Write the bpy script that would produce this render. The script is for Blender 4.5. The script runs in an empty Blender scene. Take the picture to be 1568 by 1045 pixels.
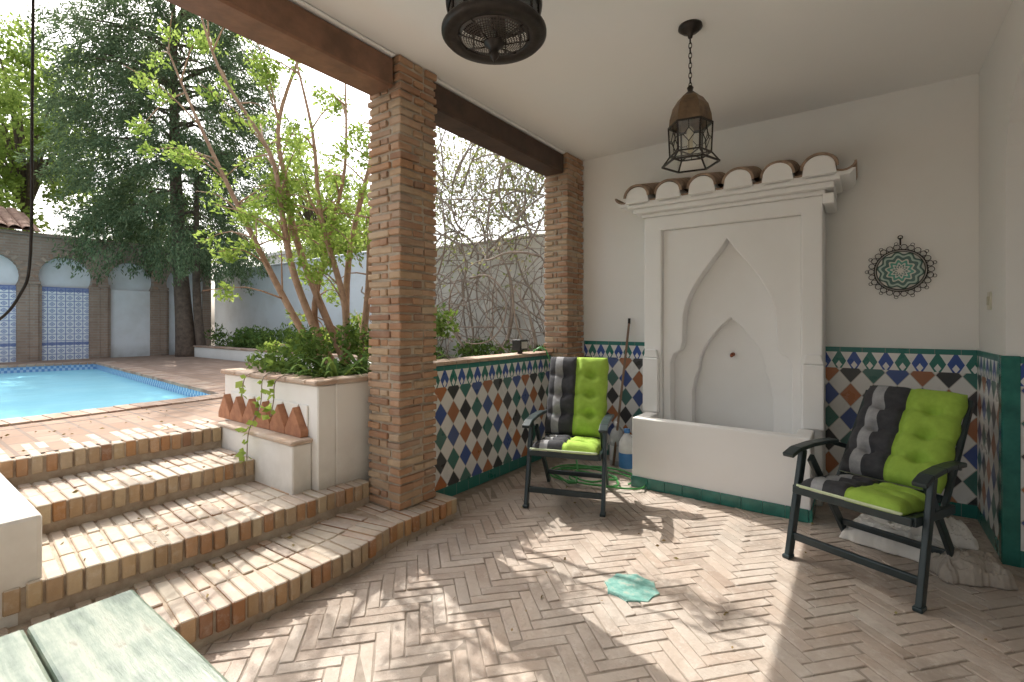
import bpy, bmesh, math, random
import numpy as np
from mathutils import Vector, Matrix
from mathutils import noise as NZ
random.seed(7); rng=np.random.default_rng(7)
S=bpy.context.scene

# ------------------------------------------------------------------ builder
class MB:
    def __init__(s,name): s.name=name; s.v=[]; s.f=[]; s.m=[]; s.sm=[]; s.mats=[]
    def mi(s,mat):
        if mat not in s.mats: s.mats.append(mat)
        return s.mats.index(mat)
    def add(s,vs,fs,mat,smooth=False):
        o=len(s.v); s.v+= [tuple(v) for v in vs]; k=s.mi(mat)
        for f in fs: s.f.append([i+o for i in f]); s.m.append(k); s.sm.append(smooth)
    def box(s,x0,x1,y0,y1,z0,z1,mat):
        vs=[(x,y,z) for z in(z0,z1) for y in(y0,y1) for x in(x0,x1)]
        s.add(vs,[(0,2,3,1),(4,5,7,6),(0,1,5,4),(2,6,7,3),(0,4,6,2),(1,3,7,5)],mat)
    def obox(s,c,a,b,d,mat):
        c=Vector(c);a=Vector(a);b=Vector(b);d=Vector(d)
        vs=[c+i*a+j*b+k*d for k in(-1,1) for j in(-1,1) for i in(-1,1)]
        s.add(vs,[(0,2,3,1),(4,5,7,6),(0,1,5,4),(2,6,7,3),(0,4,6,2),(1,3,7,5)],mat)
    def beam(s,p,q,w,h,mat,up=(0,0,1)):
        p=Vector(p);q=Vector(q);t=(q-p);L=t.length;t.normalize()
        side=t.cross(Vector(up))
        if side.length<1e-4: side=Vector((1,0,0))
        side.normalize(); u=side.cross(t)
        s.obox((p+q)/2,t*L/2,side*w/2,u*h/2,mat)
    def prism(s,out,axis,d0,d1,mat):
        def P(a,b,d):
            return (a,d,b) if axis=='y' else ((d,a,b) if axis=='x' else (a,b,d))
        n=len(out)
        vs=[P(a,b,d0) for a,b in out]+[P(a,b,d1) for a,b in out]
        fs=[list(range(n)),list(range(2*n-1,n-1,-1))]+[(i,(i+1)%n,n+(i+1)%n,n+i) for i in range(n)]
        s.add(vs,fs,mat)
    def tube(s,pts,rad,mat,sides=6,smooth_path=0):
        pts=[Vector(p) for p in pts]
        if not hasattr(rad,'__len__'): rad=[rad]*len(pts)
        if smooth_path:
            np_,nr=[],[]
            n=len(pts)
            for i in range(n-1):
                p0=pts[max(i-1,0)];p1=pts[i];p2=pts[i+1];p3=pts[min(i+2,n-1)]
                for k in range(smooth_path):
                    t=k/smooth_path
                    np_.append(.5*((2*p1)+(p2-p0)*t+(2*p0-5*p1+4*p2-p3)*t*t+(3*p1-p0-3*p2+p3)*t**3))
                    nr.append(rad[i]*(1-t)+rad[i+1]*t)
            np_.append(pts[-1]);nr.append(rad[-1]); pts,rad=np_,nr
        vs=[];fs=[]; n=len(pts)
        t0=(pts[1]-pts[0]).normalized()
        a=t0.orthogonal().normalized()
        for i,p in enumerate(pts):
            t=(pts[min(i+1,n-1)]-pts[max(i-1,0)])
            if t.length<1e-9: t=t0.copy()
            t.normalize()
            a=(a-t*a.dot(t))
            if a.length<1e-6: a=t.orthogonal()
            a.normalize(); b=t.cross(a)
            for k in range(sides):
                an=2*math.pi*k/sides
                vs.append(p+(a*math.cos(an)+b*math.sin(an))*rad[i])
        for i in range(n-1):
            for k in range(sides):
                k2=(k+1)%sides
                fs.append((i*sides+k,i*sides+k2,(i+1)*sides+k2,(i+1)*sides+k))
        fs.append(list(range(sides))[::-1]); fs.append([ (n-1)*sides+k for k in range(sides)])
        s.add(vs,fs,mat,True)
    def lathe(s,cx,cy,prof,mat,seg=32,smooth=True,rot=0):
        vs=[];fs=[];n=len(prof)
        for r,z in prof:
            for k in range(seg):
                an=2*math.pi*k/seg+rot; vs.append((cx+r*math.cos(an),cy+r*math.sin(an),z))
        for i in range(n-1):
            for k in range(seg):
                k2=(k+1)%seg; fs.append((i*seg+k,i*seg+k2,(i+1)*seg+k2,(i+1)*seg+k))
        s.add(vs,fs,mat,smooth)
    def finish(s,bevel=0,recalc=True,parent=None,segs=1):
        me=bpy.data.meshes.new(s.name); me.from_pydata(s.v,[],s.f)
        for m in s.mats: me.materials.append(m)
        me.polygons.foreach_set('material_index',s.m); me.polygons.foreach_set('use_smooth',s.sm)
        me.update()
        if recalc:
            bm=bmesh.new(); bm.from_mesh(me); bmesh.ops.recalc_face_normals(bm,faces=bm.faces); bm.to_mesh(me); bm.free()
        ob=bpy.data.objects.new(s.name,me); S.collection.objects.link(ob)
        if bevel:
            b=ob.modifiers.new('bevel','BEVEL'); b.width=bevel; b.segments=segs; b.limit_method='ANGLE'
        if parent: ob.parent=parent
        return ob
def empty(name,loc=(0,0,0),rz=0):
    e=bpy.data.objects.new(name,None); e.location=loc; e.rotation_euler=(0,0,rz); S.collection.objects.link(e); return e

# ------------------------------------------------------------------ materials
class NT:
    def __init__(s,name):
        s.mat=bpy.data.materials.new(name); s.mat.use_nodes=True
        s.t=s.mat.node_tree; s.t.nodes.clear()
        s.out=s.n('ShaderNodeOutputMaterial')
        s._pos=None
    def n(s,typ,**k):
        x=s.t.nodes.new(typ)
        for a,b in k.items(): setattr(x,a,b)
        return x
    def l(s,a,b): s.t.links.new(a,b)
    def setin(s,sock,v):
        if isinstance(v,bpy.types.NodeSocket): s.l(v,sock)
        elif isinstance(v,(tuple,list)): sock.default_value=(*v,1) if len(v)==3 and sock.type=='RGBA' else v
        else: sock.default_value=v
    def m(s,op,a,b=0.0,c=None):
        x=s.n('ShaderNodeMath',operation=op); s.setin(x.inputs[0],a)
        if op not in('FLOOR','FRACT','ABSOLUTE','SINE','SQRT'): s.setin(x.inputs[1],b)
        if c is not None: s.setin(x.inputs[2],c)
        return x.outputs[0]
    def pos(s):
        if not s._pos: s._pos=s.n('ShaderNodeNewGeometry')
        return s._pos.outputs['Position']
    def isl(s): s.pos(); return s._pos.outputs['Random Per Island']
    def nz(s): s.pos(); return s.xyz(s._pos.outputs['Normal'])[2]
    def xyz(s,src=None):
        x=s.n('ShaderNodeSeparateXYZ'); s.l(src or s.pos(),x.inputs[0]); return x.outputs
    def noise(s,scale,detail=4,rough=.55,vec=None):
        x=s.n('ShaderNodeTexNoise'); x.inputs['Scale'].default_value=scale; x.inputs['Detail'].default_value=detail
        x.inputs['Roughness'].default_value=rough; s.l(vec or s.pos(),x.inputs['Vector']); return x.outputs['Fac']
    def ramp(s,fac,stops,const=False):
        x=s.n('ShaderNodeValToRGB'); r=x.color_ramp
        if const: r.interpolation='CONSTANT'
        while len(r.elements)<len(stops): r.elements.new(.5)
        for e,(p,c) in zip(r.elements,stops):
            e.position=p; e.color=(*c,1) if len(c)==3 else c
        s.l(fac,x.inputs[0]); return x.outputs[0]
    def mix(s,f,a,b,mode='MIX'):
        x=s.n('ShaderNodeMix',data_type='RGBA',blend_type=mode)
        s.setin(x.inputs[0],f); s.setin(x.inputs[6],a); s.setin(x.inputs[7],b); return x.outputs[2]
    def bump(s,h,strength=.3,dist=.01):
        x=s.n('ShaderNodeBump'); x.inputs['Strength'].default_value=strength; x.inputs['Distance'].default_value=dist
        s.l(h,x.inputs['Height']); return x.outputs[0]
    def bsdf(s,col,rough=.7,normal=None,metal=0,spec=.4,**k):
        x=s.n('ShaderNodeBsdfPrincipled'); s.setin(x.inputs['Base Color'],col); s.setin(x.inputs['Roughness'],rough)
        x.inputs['Metallic'].default_value=metal; x.inputs['Specular IOR Level'].default_value=spec
        if normal: s.l(normal,x.inputs['Normal'])
        return x
    def done(s,sh):
        s.l(sh.outputs[0] if hasattr(sh,'outputs') else sh,s.out.inputs[0]); return s.mat

def simple(name,c1,c2=None,rough=.6,scale=8,bump=.15,metal=0,spec=.4,dist=.005):
    t=NT(name); c2=c2 or tuple(x*.75 for x in c1)
    nz=t.noise(scale,5,.6)
    col=t.ramp(nz,[(.3,c2),(.7,c1)])
    return t.done(t.bsdf(col,rough,t.bump(t.noise(scale*4,4),bump,dist),metal,spec))
def plaster(name,c,stain=(.6,.56,.5),amt=.25,zb=None,bs=.2,zh=.35,zs=.9):
    t=NT(name)
    n1=t.noise(1.3,6,.62); n2=t.noise(7,5,.6)
    f=t.m('MULTIPLY',t.ramp(n1,[(.45,(0,0,0)),(.75,(1,1,1))]),amt)
    col=t.mix(f,c,stain)
    col=t.mix(t.m('MULTIPLY',n2,.10),col,tuple(x*.8 for x in c))
    if zb is not None:
        z=t.xyz()[2]
        g=t.m('MULTIPLY',t.m('SUBTRACT',1.0,t.m('DIVIDE',t.m('SUBTRACT',z,zb),zh)),t.m('MULTIPLY',n2,zs))
        g.node.use_clamp=True
        col=t.mix(g,col,tuple(x*.7 for x in stain))
    h=t.m('ADD',t.noise(3,3),t.m('MULTIPLY',t.noise(40,3),.2))
    return t.done(t.bsdf(col,.85,t.bump(h,bs,.010),0,.2))
def brickmat(name,cols,dust=(.55,.5,.43),dustamt=.3,rough=.85,bs=.5,dsc=3.0,topdust=0,dark=.45,stain=0):
    t=NT(name); k=len(cols)
    col=t.ramp(t.isl(),[((i+.0)/k,c) for i,c in enumerate(cols)])
    nz=t.noise(22,6,.65); big=t.noise(dsc,5,.6)
    col=t.mix(t.m('MULTIPLY',nz,dark),col,(.13,.08,.055))
    f=t.m('MULTIPLY',t.ramp(big,[(.4,(0,0,0)),(.65,(1,1,1))]),dustamt)
    col=t.mix(f,col,dust)
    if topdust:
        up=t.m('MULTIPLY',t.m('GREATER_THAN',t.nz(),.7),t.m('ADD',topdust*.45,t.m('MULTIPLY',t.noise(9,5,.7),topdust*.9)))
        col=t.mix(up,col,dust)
    if stain:
        sf=t.m('MULTIPLY',t.ramp(t.noise(1.1,7,.7),[(.50,(0,0,0)),(.62,(1,1,1))]),stain)
        col=t.mix(sf,col,(.22,.18,.145))
        sf=t.m('MULTIPLY',t.ramp(t.noise(13,6,.75),[(.53,(0,0,0)),(.66,(1,1,1))]),stain*.8)
        col=t.mix(sf,col,(.70,.65,.58))
    return t.done(t.bsdf(col,rough,t.bump(t.m('ADD',t.noise(60,4,.7),t.m('MULTIPLY',t.noise(12,4,.6),1.5)),bs,.006),0,.25))
def tilewall(name,axis,top):
    t=NT(name); o=t.xyz(); a=o[0] if axis=='x' else o[1]; b=o[2]
    w,h=.152,.196
    A=t.m('DIVIDE',a,w); B=t.m('DIVIDE',t.m('SUBTRACT',b,top-.20),h)
    p=t.m('ADD',A,B); q=t.m('SUBTRACT',A,B)
    i=t.m('FLOOR',p); j=t.m('FLOOR',q)
    par=t.m('FLOORED_MODULO',t.m('ADD',i,j),2.0)
    ci=t.m('DIVIDE',t.m('ADD',t.m('FLOORED_MODULO',i,4.0),.5),4.0)
    blue=(.045,.10,.36);green=(.035,.19,.155);orange=(.54,.17,.04);black=(.026,.024,.028);white=(.82,.81,.78)
    cc=t.ramp(ci,[(0,green),(.25,blue),(.5,orange),(.75,black)],True)
    cc=t.mix(t.m('MULTIPLY',t.noise(9,3),.35),cc,(.14,.15,.15))
    wn=t.n('ShaderNodeTexWhiteNoise',noise_dimensions='2D'); cb=t.n('ShaderNodeCombineXYZ'); t.l(i,cb.inputs[0]); t.l(j,cb.inputs[1]); t.l(cb.outputs[0],wn.inputs['Vector'])
    wv=t.m('MULTIPLY',wn.outputs['Value'],.25)
    cc=t.mix(wv,cc,(.20,.21,.20)); wh=t.mix(wv,white,(.64,.60,.52))
    col=t.mix(par,cc,wh)
    fp=t.m('FRACT',p); fq=t.m('FRACT',q)
    ed=t.m('MINIMUM',t.m('MINIMUM',fp,t.m('SUBTRACT',1.0,fp)),t.m('MINIMUM',fq,t.m('SUBTRACT',1.0,fq)))
    gr=t.m('LESS_THAN',ed,.022)
    col=t.mix(gr,col,(.55,.52,.47))
    A2=t.m('DIVIDE',a,.104); fa=t.m('FRACT',A2); tri=t.m('MULTIPLY',t.m('ABSOLUTE',t.m('SUBTRACT',fa,.5)),2.0)
    bb=t.m('DIVIDE',t.m('SUBTRACT',b,top-.175),.13)
    inside=t.m('LESS_THAN',tri,t.m('MULTIPLY',t.m('SUBTRACT',1.0,t.m('ABSOLUTE',t.m('SUBTRACT',t.m('MULTIPLY',bb,1.35),.62))),.95))
    alt=t.m('FLOORED_MODULO',t.m('FLOOR',A2),2.0)
    bc=t.mix(inside,white,t.mix(alt,green,blue))
    notch=t.m('LESS_THAN',t.m('ADD',tri,t.m('ABSOLUTE',t.m('SUBTRACT',t.m('MULTIPLY',bb,1.6),.35))),.42)
    bc=t.mix(notch,bc,white)
    col=t.mix(t.m('GREATER_THAN',b,top-.175),col,bc)
    col=t.mix(t.m('GREATER_THAN',b,top-.04),col,(.03,.19,.16))
    col=t.mix(t.m('LESS_THAN',b,.10),col,(.03,.18,.15))
    js=t.m('LESS_THAN',t.m('FRACT',t.m('DIVIDE',a,.15)),.02)
    strip=t.m('MAXIMUM',t.m('GREATER_THAN',b,top-.04),t.m('LESS_THAN',b,.10))
    col=t.mix(t.m('MULTIPLY',js,strip),col,(.3,.3,.27))
    return t.done(t.bsdf(col,t.m('ADD',.18,t.m('MULTIPLY',t.noise(6),.25)),t.bump(t.m('ADD',gr,t.m('MULTIPLY',t.noise(14,2),.8)),.12,-.004),0,.5))
def leafmat(name,cols,trans=.4,tcol=(.25,.33,.04)):
    t=NT(name); k=len(cols)
    col=t.ramp(t.isl(),[(i/(k-1),c) for i,c in enumerate(cols)])
    b=t.n('ShaderNodeBsdfDiffuse'); t.l(col,b.inputs[0])
    tr=t.n('ShaderNodeBsdfTranslucent'); t.l(t.mix(.5,col,tcol),tr.inputs[0])
    mx=t.n('ShaderNodeMixShader'); mx.inputs[0].default_value=trans
    t.l(b.outputs[0],mx.inputs[1]); t.l(tr.outputs[0],mx.inputs[2])
    return t.done(mx)
def texbrick(name,axis,c1,c2,mortar,bw,bh,ms=.012,rough=.85,off=.5):
    t=NT(name); o=t.xyz(); cb=t.n('ShaderNodeCombineXYZ')
    ab={'x':(1,2),'y':(0,2),'z':(0,1)}[axis]
    t.l(o[ab[0]],cb.inputs[0]); t.l(o[ab[1]],cb.inputs[1])
    b=t.n('ShaderNodeTexBrick'); b.offset=off; t.l(cb.outputs[0],b.inputs['Vector'])
    b.inputs['Color1'].default_value=(*c1,1); b.inputs['Color2'].default_value=(*c2,1); b.inputs['Mortar'].default_value=(*mortar,1)
    b.inputs['Scale'].default_value=1; b.inputs['Brick Width'].default_value=bw; b.inputs['Row Height'].default_value=bh
    b.inputs['Mortar Size'].default_value=ms
    col=t.mix(t.m('MULTIPLY',t.noise(6,6,.65),.5),b.outputs[0],tuple(x*.6 for x in c2))
    col=t.mix(t.m('MULTIPLY',t.ramp(t.noise(1.5,6,.65),[(.45,(0,0,0)),(.65,(1,1,1))]),.45),col,tuple(x*.55 for x in c1))
    return t.done(t.bsdf(col,rough,t.bump(t.m('ADD',t.m('MULTIPLY',b.outputs['Fac'],-1.0),t.noise(25)),.4,.01),0,.25))

WHITE=plaster('white_plaster',(.88,.865,.83),(.76,.72,.65),.22)
CEIL=plaster('ceiling_plaster',(.90,.885,.86),(.84,.81,.76),.12)
FOUNT=plaster('fountain_plaster',(.90,.89,.87),(.76,.73,.68),.28,None,.12)
OLDW=plaster('old_white_plaster',(.86,.84,.79),(.52,.44,.34),.28,.30,zh=.45,zs=.7)
GARDW=plaster('garden_wall_plaster',(.82,.83,.85),(.50,.47,.42),.45,.6)
VINW=plaster('stained_wall_plaster',(.78,.75,.69),(.44,.40,.33),.65,.6)
BRICK=brickmat('column_brick',[(.44,.235,.13),(.54,.32,.19),(.38,.19,.105),(.56,.40,.25),(.32,.175,.11),(.50,.28,.155)],(.56,.48,.38),.35,bs=.7)
MORTAR=simple('mortar',(.50,.42,.33),(.33,.27,.20),.95,14,.6,dist=.01)
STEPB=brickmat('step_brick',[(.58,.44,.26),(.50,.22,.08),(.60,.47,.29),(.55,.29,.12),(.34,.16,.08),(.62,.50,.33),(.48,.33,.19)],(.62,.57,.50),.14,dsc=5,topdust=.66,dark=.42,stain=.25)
FLOORB=brickmat('floor_brick',[(.53,.42,.34),(.58,.48,.40),(.48,.375,.30),(.60,.51,.43),(.43,.335,.27),(.56,.45,.365)],(.63,.575,.51),.55,.75,.7,1.6,dark=.36,stain=.45)
WOOD=simple('dark_beam_wood',(.095,.055,.036),(.045,.026,.018),.55,6,.5)
WOODL=simple('brown_beam_wood',(.26,.13,.075),(.13,.068,.04),.5,6,.5)
GREENT=simple('green_tile',(.035,.21,.17),(.02,.13,.105),.2,10,.1,spec=.6)
IRON=simple('wrought_iron',(.045,.036,.031),(.02,.016,.013),.42,20,.2,.4)
TERRA=simple('roof_terracotta',(.46,.33,.24),(.18,.12,.085),.9,14,.5)
SAW=simple('sawtooth_terracotta',(.50,.24,.13),(.32,.14,.08),.85,14,.4)
SOIL=simple('soil',(.12,.085,.055),(.06,.045,.03),.95,9,.8,dist=.03)
BARK=simple('pomegranate_bark',(.46,.30,.20),(.26,.155,.10),.85,14,.6)
BARKD=simple('cypress_bark',(.19,.14,.105),(.09,.065,.05),.95,10,.8)
VINEB=simple('vine_bark',(.38,.31,.25),(.19,.15,.12),.9,14,.5)

# ------------------------------------------------------------------ ground, terrace
def gridrects(mb,xs,ys,z,holes,mat):
    for i in range(len(xs)-1):
        for j in range(len(ys)-1):
            cx=(xs[i]+xs[i+1])/2; cy=(ys[j]+ys[j+1])/2
            if any(h[0]<cx<h[1] and h[2]<cy<h[3] for h in holes): continue
            mb.add([(xs[i],ys[j],z),(xs[i+1],ys[j],z),(xs[i+1],ys[j+1],z),(xs[i],ys[j+1],z)],[(0,1,2,3)],mat)
g=MB('ground')
gridrects(g,[-300,-14.4,-5.3,-4.2,-3.06,8,300],[-300,-8,-6,1.95,3.2,4.95,300],.60,
  [(-14.4,-5.3,-6,3.2),(-4.2,8,-8,1.95),(-3.06,8,1.95,4.95)],SOIL)
g.finish(recalc=False)
PAVE=texbrick('terrace_paving','z',(.46,.33,.25),(.34,.225,.16),(.28,.22,.18),.30,.15,.012)
t_=MB('terrace_paving')
gridrects(t_,[-14.4,-5.3,-4.2],[-6,1.95,3.2,4.9],.63,[(-14.4,-5.3,-6,3.2)],PAVE)
t_.finish(recalc=False)

# ------------------------------------------------------------------ pool
A=(-5.9,2.48);B=(-12.8,2.95);C=(-14.1,-3.2);D=(-5.45,-3.2)
pl=MB('swimming_pool')
hole=[(-5.3,3.2),(-14.4,3.2),(-14.4,-6),(-5.3,-6)]; q=[A,B,C,D]
for i in range(4):
    a,b=hole[i],hole[(i+1)%4]; c,d=q[(i+1)%4],q[i]
    pl.add([(*a,.632),(*b,.632),(*c,.632),(*d,.632)],[(0,1,2,3)],PAVE)
def copebricks(a,b,outn):
    a=Vector((*a,0));b=Vector((*b,0));t=b-a;L=t.length;t.normalize();o=Vector((*outn,0)).normalized();n_=int(L/.125)
    for k in range(n_):
        c=a+t*(k+.5)*L/n_+o*.13
        pl.obox((c.x,c.y,.628+random.uniform(-.002,.003)),t*(L/n_/2-.005),o*.15,(0,0,.02),CPB)
CPB=brickmat('coping_brick',[(.48,.31,.21),(.40,.23,.15),(.54,.39,.28),(.34,.20,.14)],(.58,.50,.42),.4,topdust=.2,stain=.3)
copebricks(A,B,(0.07,1));copebricks(B,C,(-1,.2));copebricks(D,A,(1,.08))
t=NT('pool_blue_tile'); o=t.xyz(); s_=t.m('ADD',o[0],o[1])
ch=t.m('FLOORED_MODULO',t.m('ADD',t.m('FLOOR',t.m('DIVIDE',s_,.05)),t.m('FLOOR',t.m('DIVIDE',o[2],.05))),2.0)
PT=t.done(t.bsdf(t.mix(ch,(.14,.28,.52),(.38,.52,.66)),.2))
PB=simple('pool_plaster',(.45,.80,.86),(.40,.74,.82),.5,2,.1)
for i in range(4):
    a,b=q[i],q[(i+1)%4]
    pl.add([(*a,.632),(*b,.632),(*b,.42),(*a,.42)],[(0,1,2,3)],PT)
    pl.add([(*a,.42),(*b,.42),(*b,-.7),(*a,-.7)],[(0,1,2,3)],PB)
pl.add([(*p,-.7) for p in q],[(0,1,2,3)],PB)
pl.finish(recalc=False)
t=NT('pool_water'); gl=t.n('ShaderNodeBsdfGlossy'); gl.inputs['Roughness'].default_value=.03
bn=t.bump(t.noise(2.2,4,.55),.25,.05); t.l(bn,gl.inputs['Normal'])
df=t.n('ShaderNodeBsdfDiffuse'); t.l(t.mix(t.noise(1.4,5),(.26,.62,.76),(.38,.76,.87)),df.inputs[0])
fr=t.n('ShaderNodeFresnel'); fr.inputs[0].default_value=1.2; t.l(bn,fr.inputs['Normal'])
mx=t.n('ShaderNodeMixShader'); t.l(t.m('MULTIPLY',fr.outputs[0],.45),mx.inputs[0]); t.l(df.outputs[0],mx.inputs[1]); t.l(gl.outputs[0],mx.inputs[2])
WATER=t.done(mx)
w=MB('pool_water'); w.add([(*p,.50) for p in q],[(0,1,2,3)],WATER); w.finish(recalc=False)

# ------------------------------------------------------------------ porch floor : herringbone bricks
fl=MB('porch_floor'); MORTF=simple('floor_mortar',(.38,.32,.265),(.26,.215,.175),.95,14,.5)
fl.add([(-4.2,-8,-.006),(8,-8,-.006),(8,5,-.006),(-4.2,5,-.006)],[(0,1,2,3)],MORTF)
W_=.066;n=4;ang=math.radians(48);ca,sa=math.cos(ang),math.sin(ang)
def fb(x0,y0,x1,y1):
    cx,cy=(x0+x1)/2,(y0+y1)/2
    X=cx*ca-cy*sa-.9;Y=cx*sa+cy*ca+2.2
    if not(-2.6<X<1.6 and .2<Y<4.95): return
    gp=.0014+random.random()*.0028; hx=(x1-x0)/2-gp; hy=(y1-y0)/2-gp
    r=ang+random.uniform(-.02,.02); c,s=math.cos(r),math.sin(r)
    z=random.uniform(-.004,.001)+.006*NZ.noise(Vector((X*.9,Y*.9,0)))
    fl.obox((X+random.uniform(-.002,.002),Y+random.uniform(-.002,.002),z-.02),(c*hx,s*hx,random.uniform(-.0025,.0025)),(-s*hy,c*hy,random.uniform(-.0015,.0015)),(0,0,.02),FLOORB)
for k in range(-80,80):
    for m in range(-12,13):
        x=k+2*n*m
        fb(x*W_,k*W_,(x+n)*W_,(k+1)*W_)
        x=k; y0=k-2*n+1+2*n*m
        fb(x*W_,y0*W_,(x+1)*W_,(y0+n)*W_)
fl.finish(bevel=.003)
st=MB('star_floor_tile'); cx,cy=-1.02,2.51
pts=[]
for k in range(16):
    r=.150 if k%2==0 else .130; an=2*math.pi*k/16+.2; pts.append((cx+r*math.cos(an),cy+r*math.sin(an)))
t=NT('worn_aqua_glaze'); col=t.ramp(t.noise(22,6,.7),[(.38,(.15,.35,.30)),(.54,(.25,.47,.41)),(.66,(.46,.48,.40))])
st.prism(pts,'z',-.01,.0065,t.done(t.bsdf(col,.4,t.bump(t.noise(40,4),.4,.005))))
st.finish(bevel=.002)

# ------------------------------------------------------------------ brick steps
def brickrun(mb,line,ztop,rows,zface,mat,bw=.068):
    P=[Vector((x,y,0)) for x,y in line]
    for i in range(len(P)-1):
        a,b=P[i],P[i+1];t=(b-a);L=t.length;t.normalize();nrm=Vector((t.y,-t.x,0))
        if nrm.x<0: nrm=-nrm
        cnt=max(1,round(L/bw));w=L/cnt
        for k in range(cnt):
            c=a+t*(k+.5)*w; off=0
            for ri,(dl,hh) in enumerate(rows):
                j=random.uniform(-.009,.009) if ri==0 else 0
                cc=c-nrm*(off+dl/2-j)
                zt=ztop+random.uniform(-.006,.003)
                tt=Matrix.Rotation(random.uniform(-.02,.02),3,'Z')@t; nn=Vector((tt.y,-tt.x,0)); nn=nn if nn.x>0 else -nn
                mb.obox((cc.x,cc.y,zt-hh/2),tt*(w/2-.0065+random.uniform(-.002,.0015)),nn*(dl/2-.004),(0,0,hh/2),mat)
                off+=dl
stp=MB('brick_steps')
L1=[(-2.40,-1.5),(-2.42,.4),(-2.37,.9),(-2.34,1.3),(-2.36,1.75),(-2.43,2.08),(-2.43,2.66)]
L2=[(-2.95,.3),(-2.90,.9),(-2.86,1.5),(-2.86,2.2)]
L3=[(-3.57,.3),(-3.55,1.78)]
L4=[(-4.12,.3),(-4.08,1.78)]
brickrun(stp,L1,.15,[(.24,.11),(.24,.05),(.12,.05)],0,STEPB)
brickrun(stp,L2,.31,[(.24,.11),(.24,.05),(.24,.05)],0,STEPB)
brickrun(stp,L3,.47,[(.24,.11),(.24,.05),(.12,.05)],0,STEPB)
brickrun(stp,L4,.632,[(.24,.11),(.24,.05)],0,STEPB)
STM=simple('step_mortar',(.50,.42,.33),(.34,.26,.19),.95,12,.6,dist=.01)
def basepoly(line,xb,z1):
    o=[(x-.02,y) for x,y in line]; o+=[(xb,line[-1][1]),(xb,line[0][1])]
    stp.prism(o,'z',-.05,z1-.010,STM)
basepoly([(x,y-.01 if y>2.5 else y) for x,y in L1],-4.3,.15); basepoly(L2,-4.31,.31); basepoly(L3,-4.32,.47); basepoly(L4,-4.62,.632)
stp.finish(bevel=.005)

# ------------------------------------------------------------------ brick columns
def column(x0,x1,y0,y1,z0,z1,name):
    mb=MB(name); course=.0585; nz=int((z1-z0)/course); course=(z1-z0)/nz
    mb.box(x0+.014,x1-.014,y0+.014,y1-.014,z0,z1,MORTAR)
    d=.12
    for k in range(nz):
        za=z0+k*course+.0085; zb=z0+(k+1)*course-.0075
        def b(a0,a1,b0,b1):
            j=lambda: random.uniform(-.008,.008)
            a0+=j();a1+=j();b0+=j();b1+=j()
            cz=(za+zb)/2+random.uniform(-.0015,.0015);hz=(zb-za)/2+random.uniform(-.003,.0025)
            r=random.uniform(-.02,.02);c,s=math.cos(r),math.sin(r)
            mb.obox(((a0+a1)/2,(b0+b1)/2,cz),((a1-a0)/2*c,(a1-a0)/2*s,random.uniform(-.0025,.0025)),(-(b1-b0)/2*s,(b1-b0)/2*c,random.uniform(-.0025,.0025)),(0,0,hz),BRICK)
        g=.014
        if k%2==0:
            xm=x0+.24+random.uniform(-.03,.01); b(x0,xm-g/2,y0,y0+d); b(xm+g/2,x1,y0,y0+d)
            b(x0,x0+.11,y1-d,y1); b(x0+.11+g,x1,y1-d,y1)
            b(x1-d,x1,y0+d+g,y1-d-g); b(x0,x0+d,y0+d+g,y1-d-g)
        else:
            ym=y0+.235+random.uniform(-.04,.01)
            b(x1-d,x1,y0,ym-g/2); b(x1-d,x1,ym+g/2,y1)
            b(x0,x0+d,y0,ym-g/2); b(x0,x0+d,ym+g/2,y1)
            b(x0+d+g,x1-d-g,y0,y0+d); b(x0+d+g,x1-d-g,y1-d,y1)
    mb.finish(bevel=.006)
column(-2.90,-2.56,2.205,2.56,.15,3.30,'brick_column')
column(-2.86,-2.56,4.53,4.89,0,3.30,'brick_column')

# ------------------------------------------------------------------ porch structure
YB=4.90;XR=.70;TOP=1.25
def beamobj(y0,y1,mat):
    b=MB('wooden_beam'); b.box(-2.84,-2.60,y0,y1,3.07,3.27,mat); b.finish(bevel=.012)
beamobj(2.57,4.52,WOOD); beamobj(-3.5,2.19,WOODL)
c=MB('porch_ceiling'); c.box(-2.95,2.2,-3.5,5.15,3.30,3.55,CEIL)
c.box(-2.93,-2.58,-3.5,2.19,3.275,3.299,CEIL); c.box(-2.93,-2.58,2.57,4.52,3.275,3.299,CEIL)
c.finish(bevel=.01)
b=MB('porch_back_wall'); b.box(-2.56,2.2,YB,YB+.25,-.1,3.299,WHITE); b.box(-2.95,-2.562,YB,YB+.25,-.1,3.299,WHITE); b.finish()
TX=tilewall('tile_wainscot_back','x',TOP); TY=tilewall('tile_wainscot_side','y',TOP); TH=tilewall('tile_wainscot_parapet','y',1.10)
b=MB('tile_wainscot'); b.box(-2.55,XR-.002,YB-.014,YB-.001,0,TOP,TX)
b.box(XR-.013,XR-.001,4.092,YB-.016,0,TOP,TY); b.box(XR+.002,1.25,4.077,4.0895,0,TOP,TX)
b.box(XR-.018,XR-.0135,4.095,4.165,0,TOP+.004,GREENT); b.box(XR-.018,XR+.06,4.070,4.0765,0,TOP+.004,GREENT)
b.finish(bevel=.002)
rw=MB('porch_side_wall')
def arch(c0,hw,zs,za,n=14):
    return [(c0+hw*math.cos(math.pi*k/n), zs+(za-zs)*math.sin(math.pi*k/n)) for k in range(n+1)]
out=[(4.898,-.1),(4.898,3.299),(-3.5,3.299),(-3.5,-.1),(2.6,-.1)]
ar=arch(3.345,.745,2.38,2.95); out+=ar[::-1]+[(4.09,-.1)]
rw.prism(out,'x',XR,XR+.5,WHITE)
rw.box(1.9,2.0,1.5,4.9,-.1,3.299,WHITE)
rw.finish()
h=MB('tiled_parapet_wall'); h.box(-2.96,-2.78,2.565,4.525,-.05,1.10,OLDW)
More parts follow.
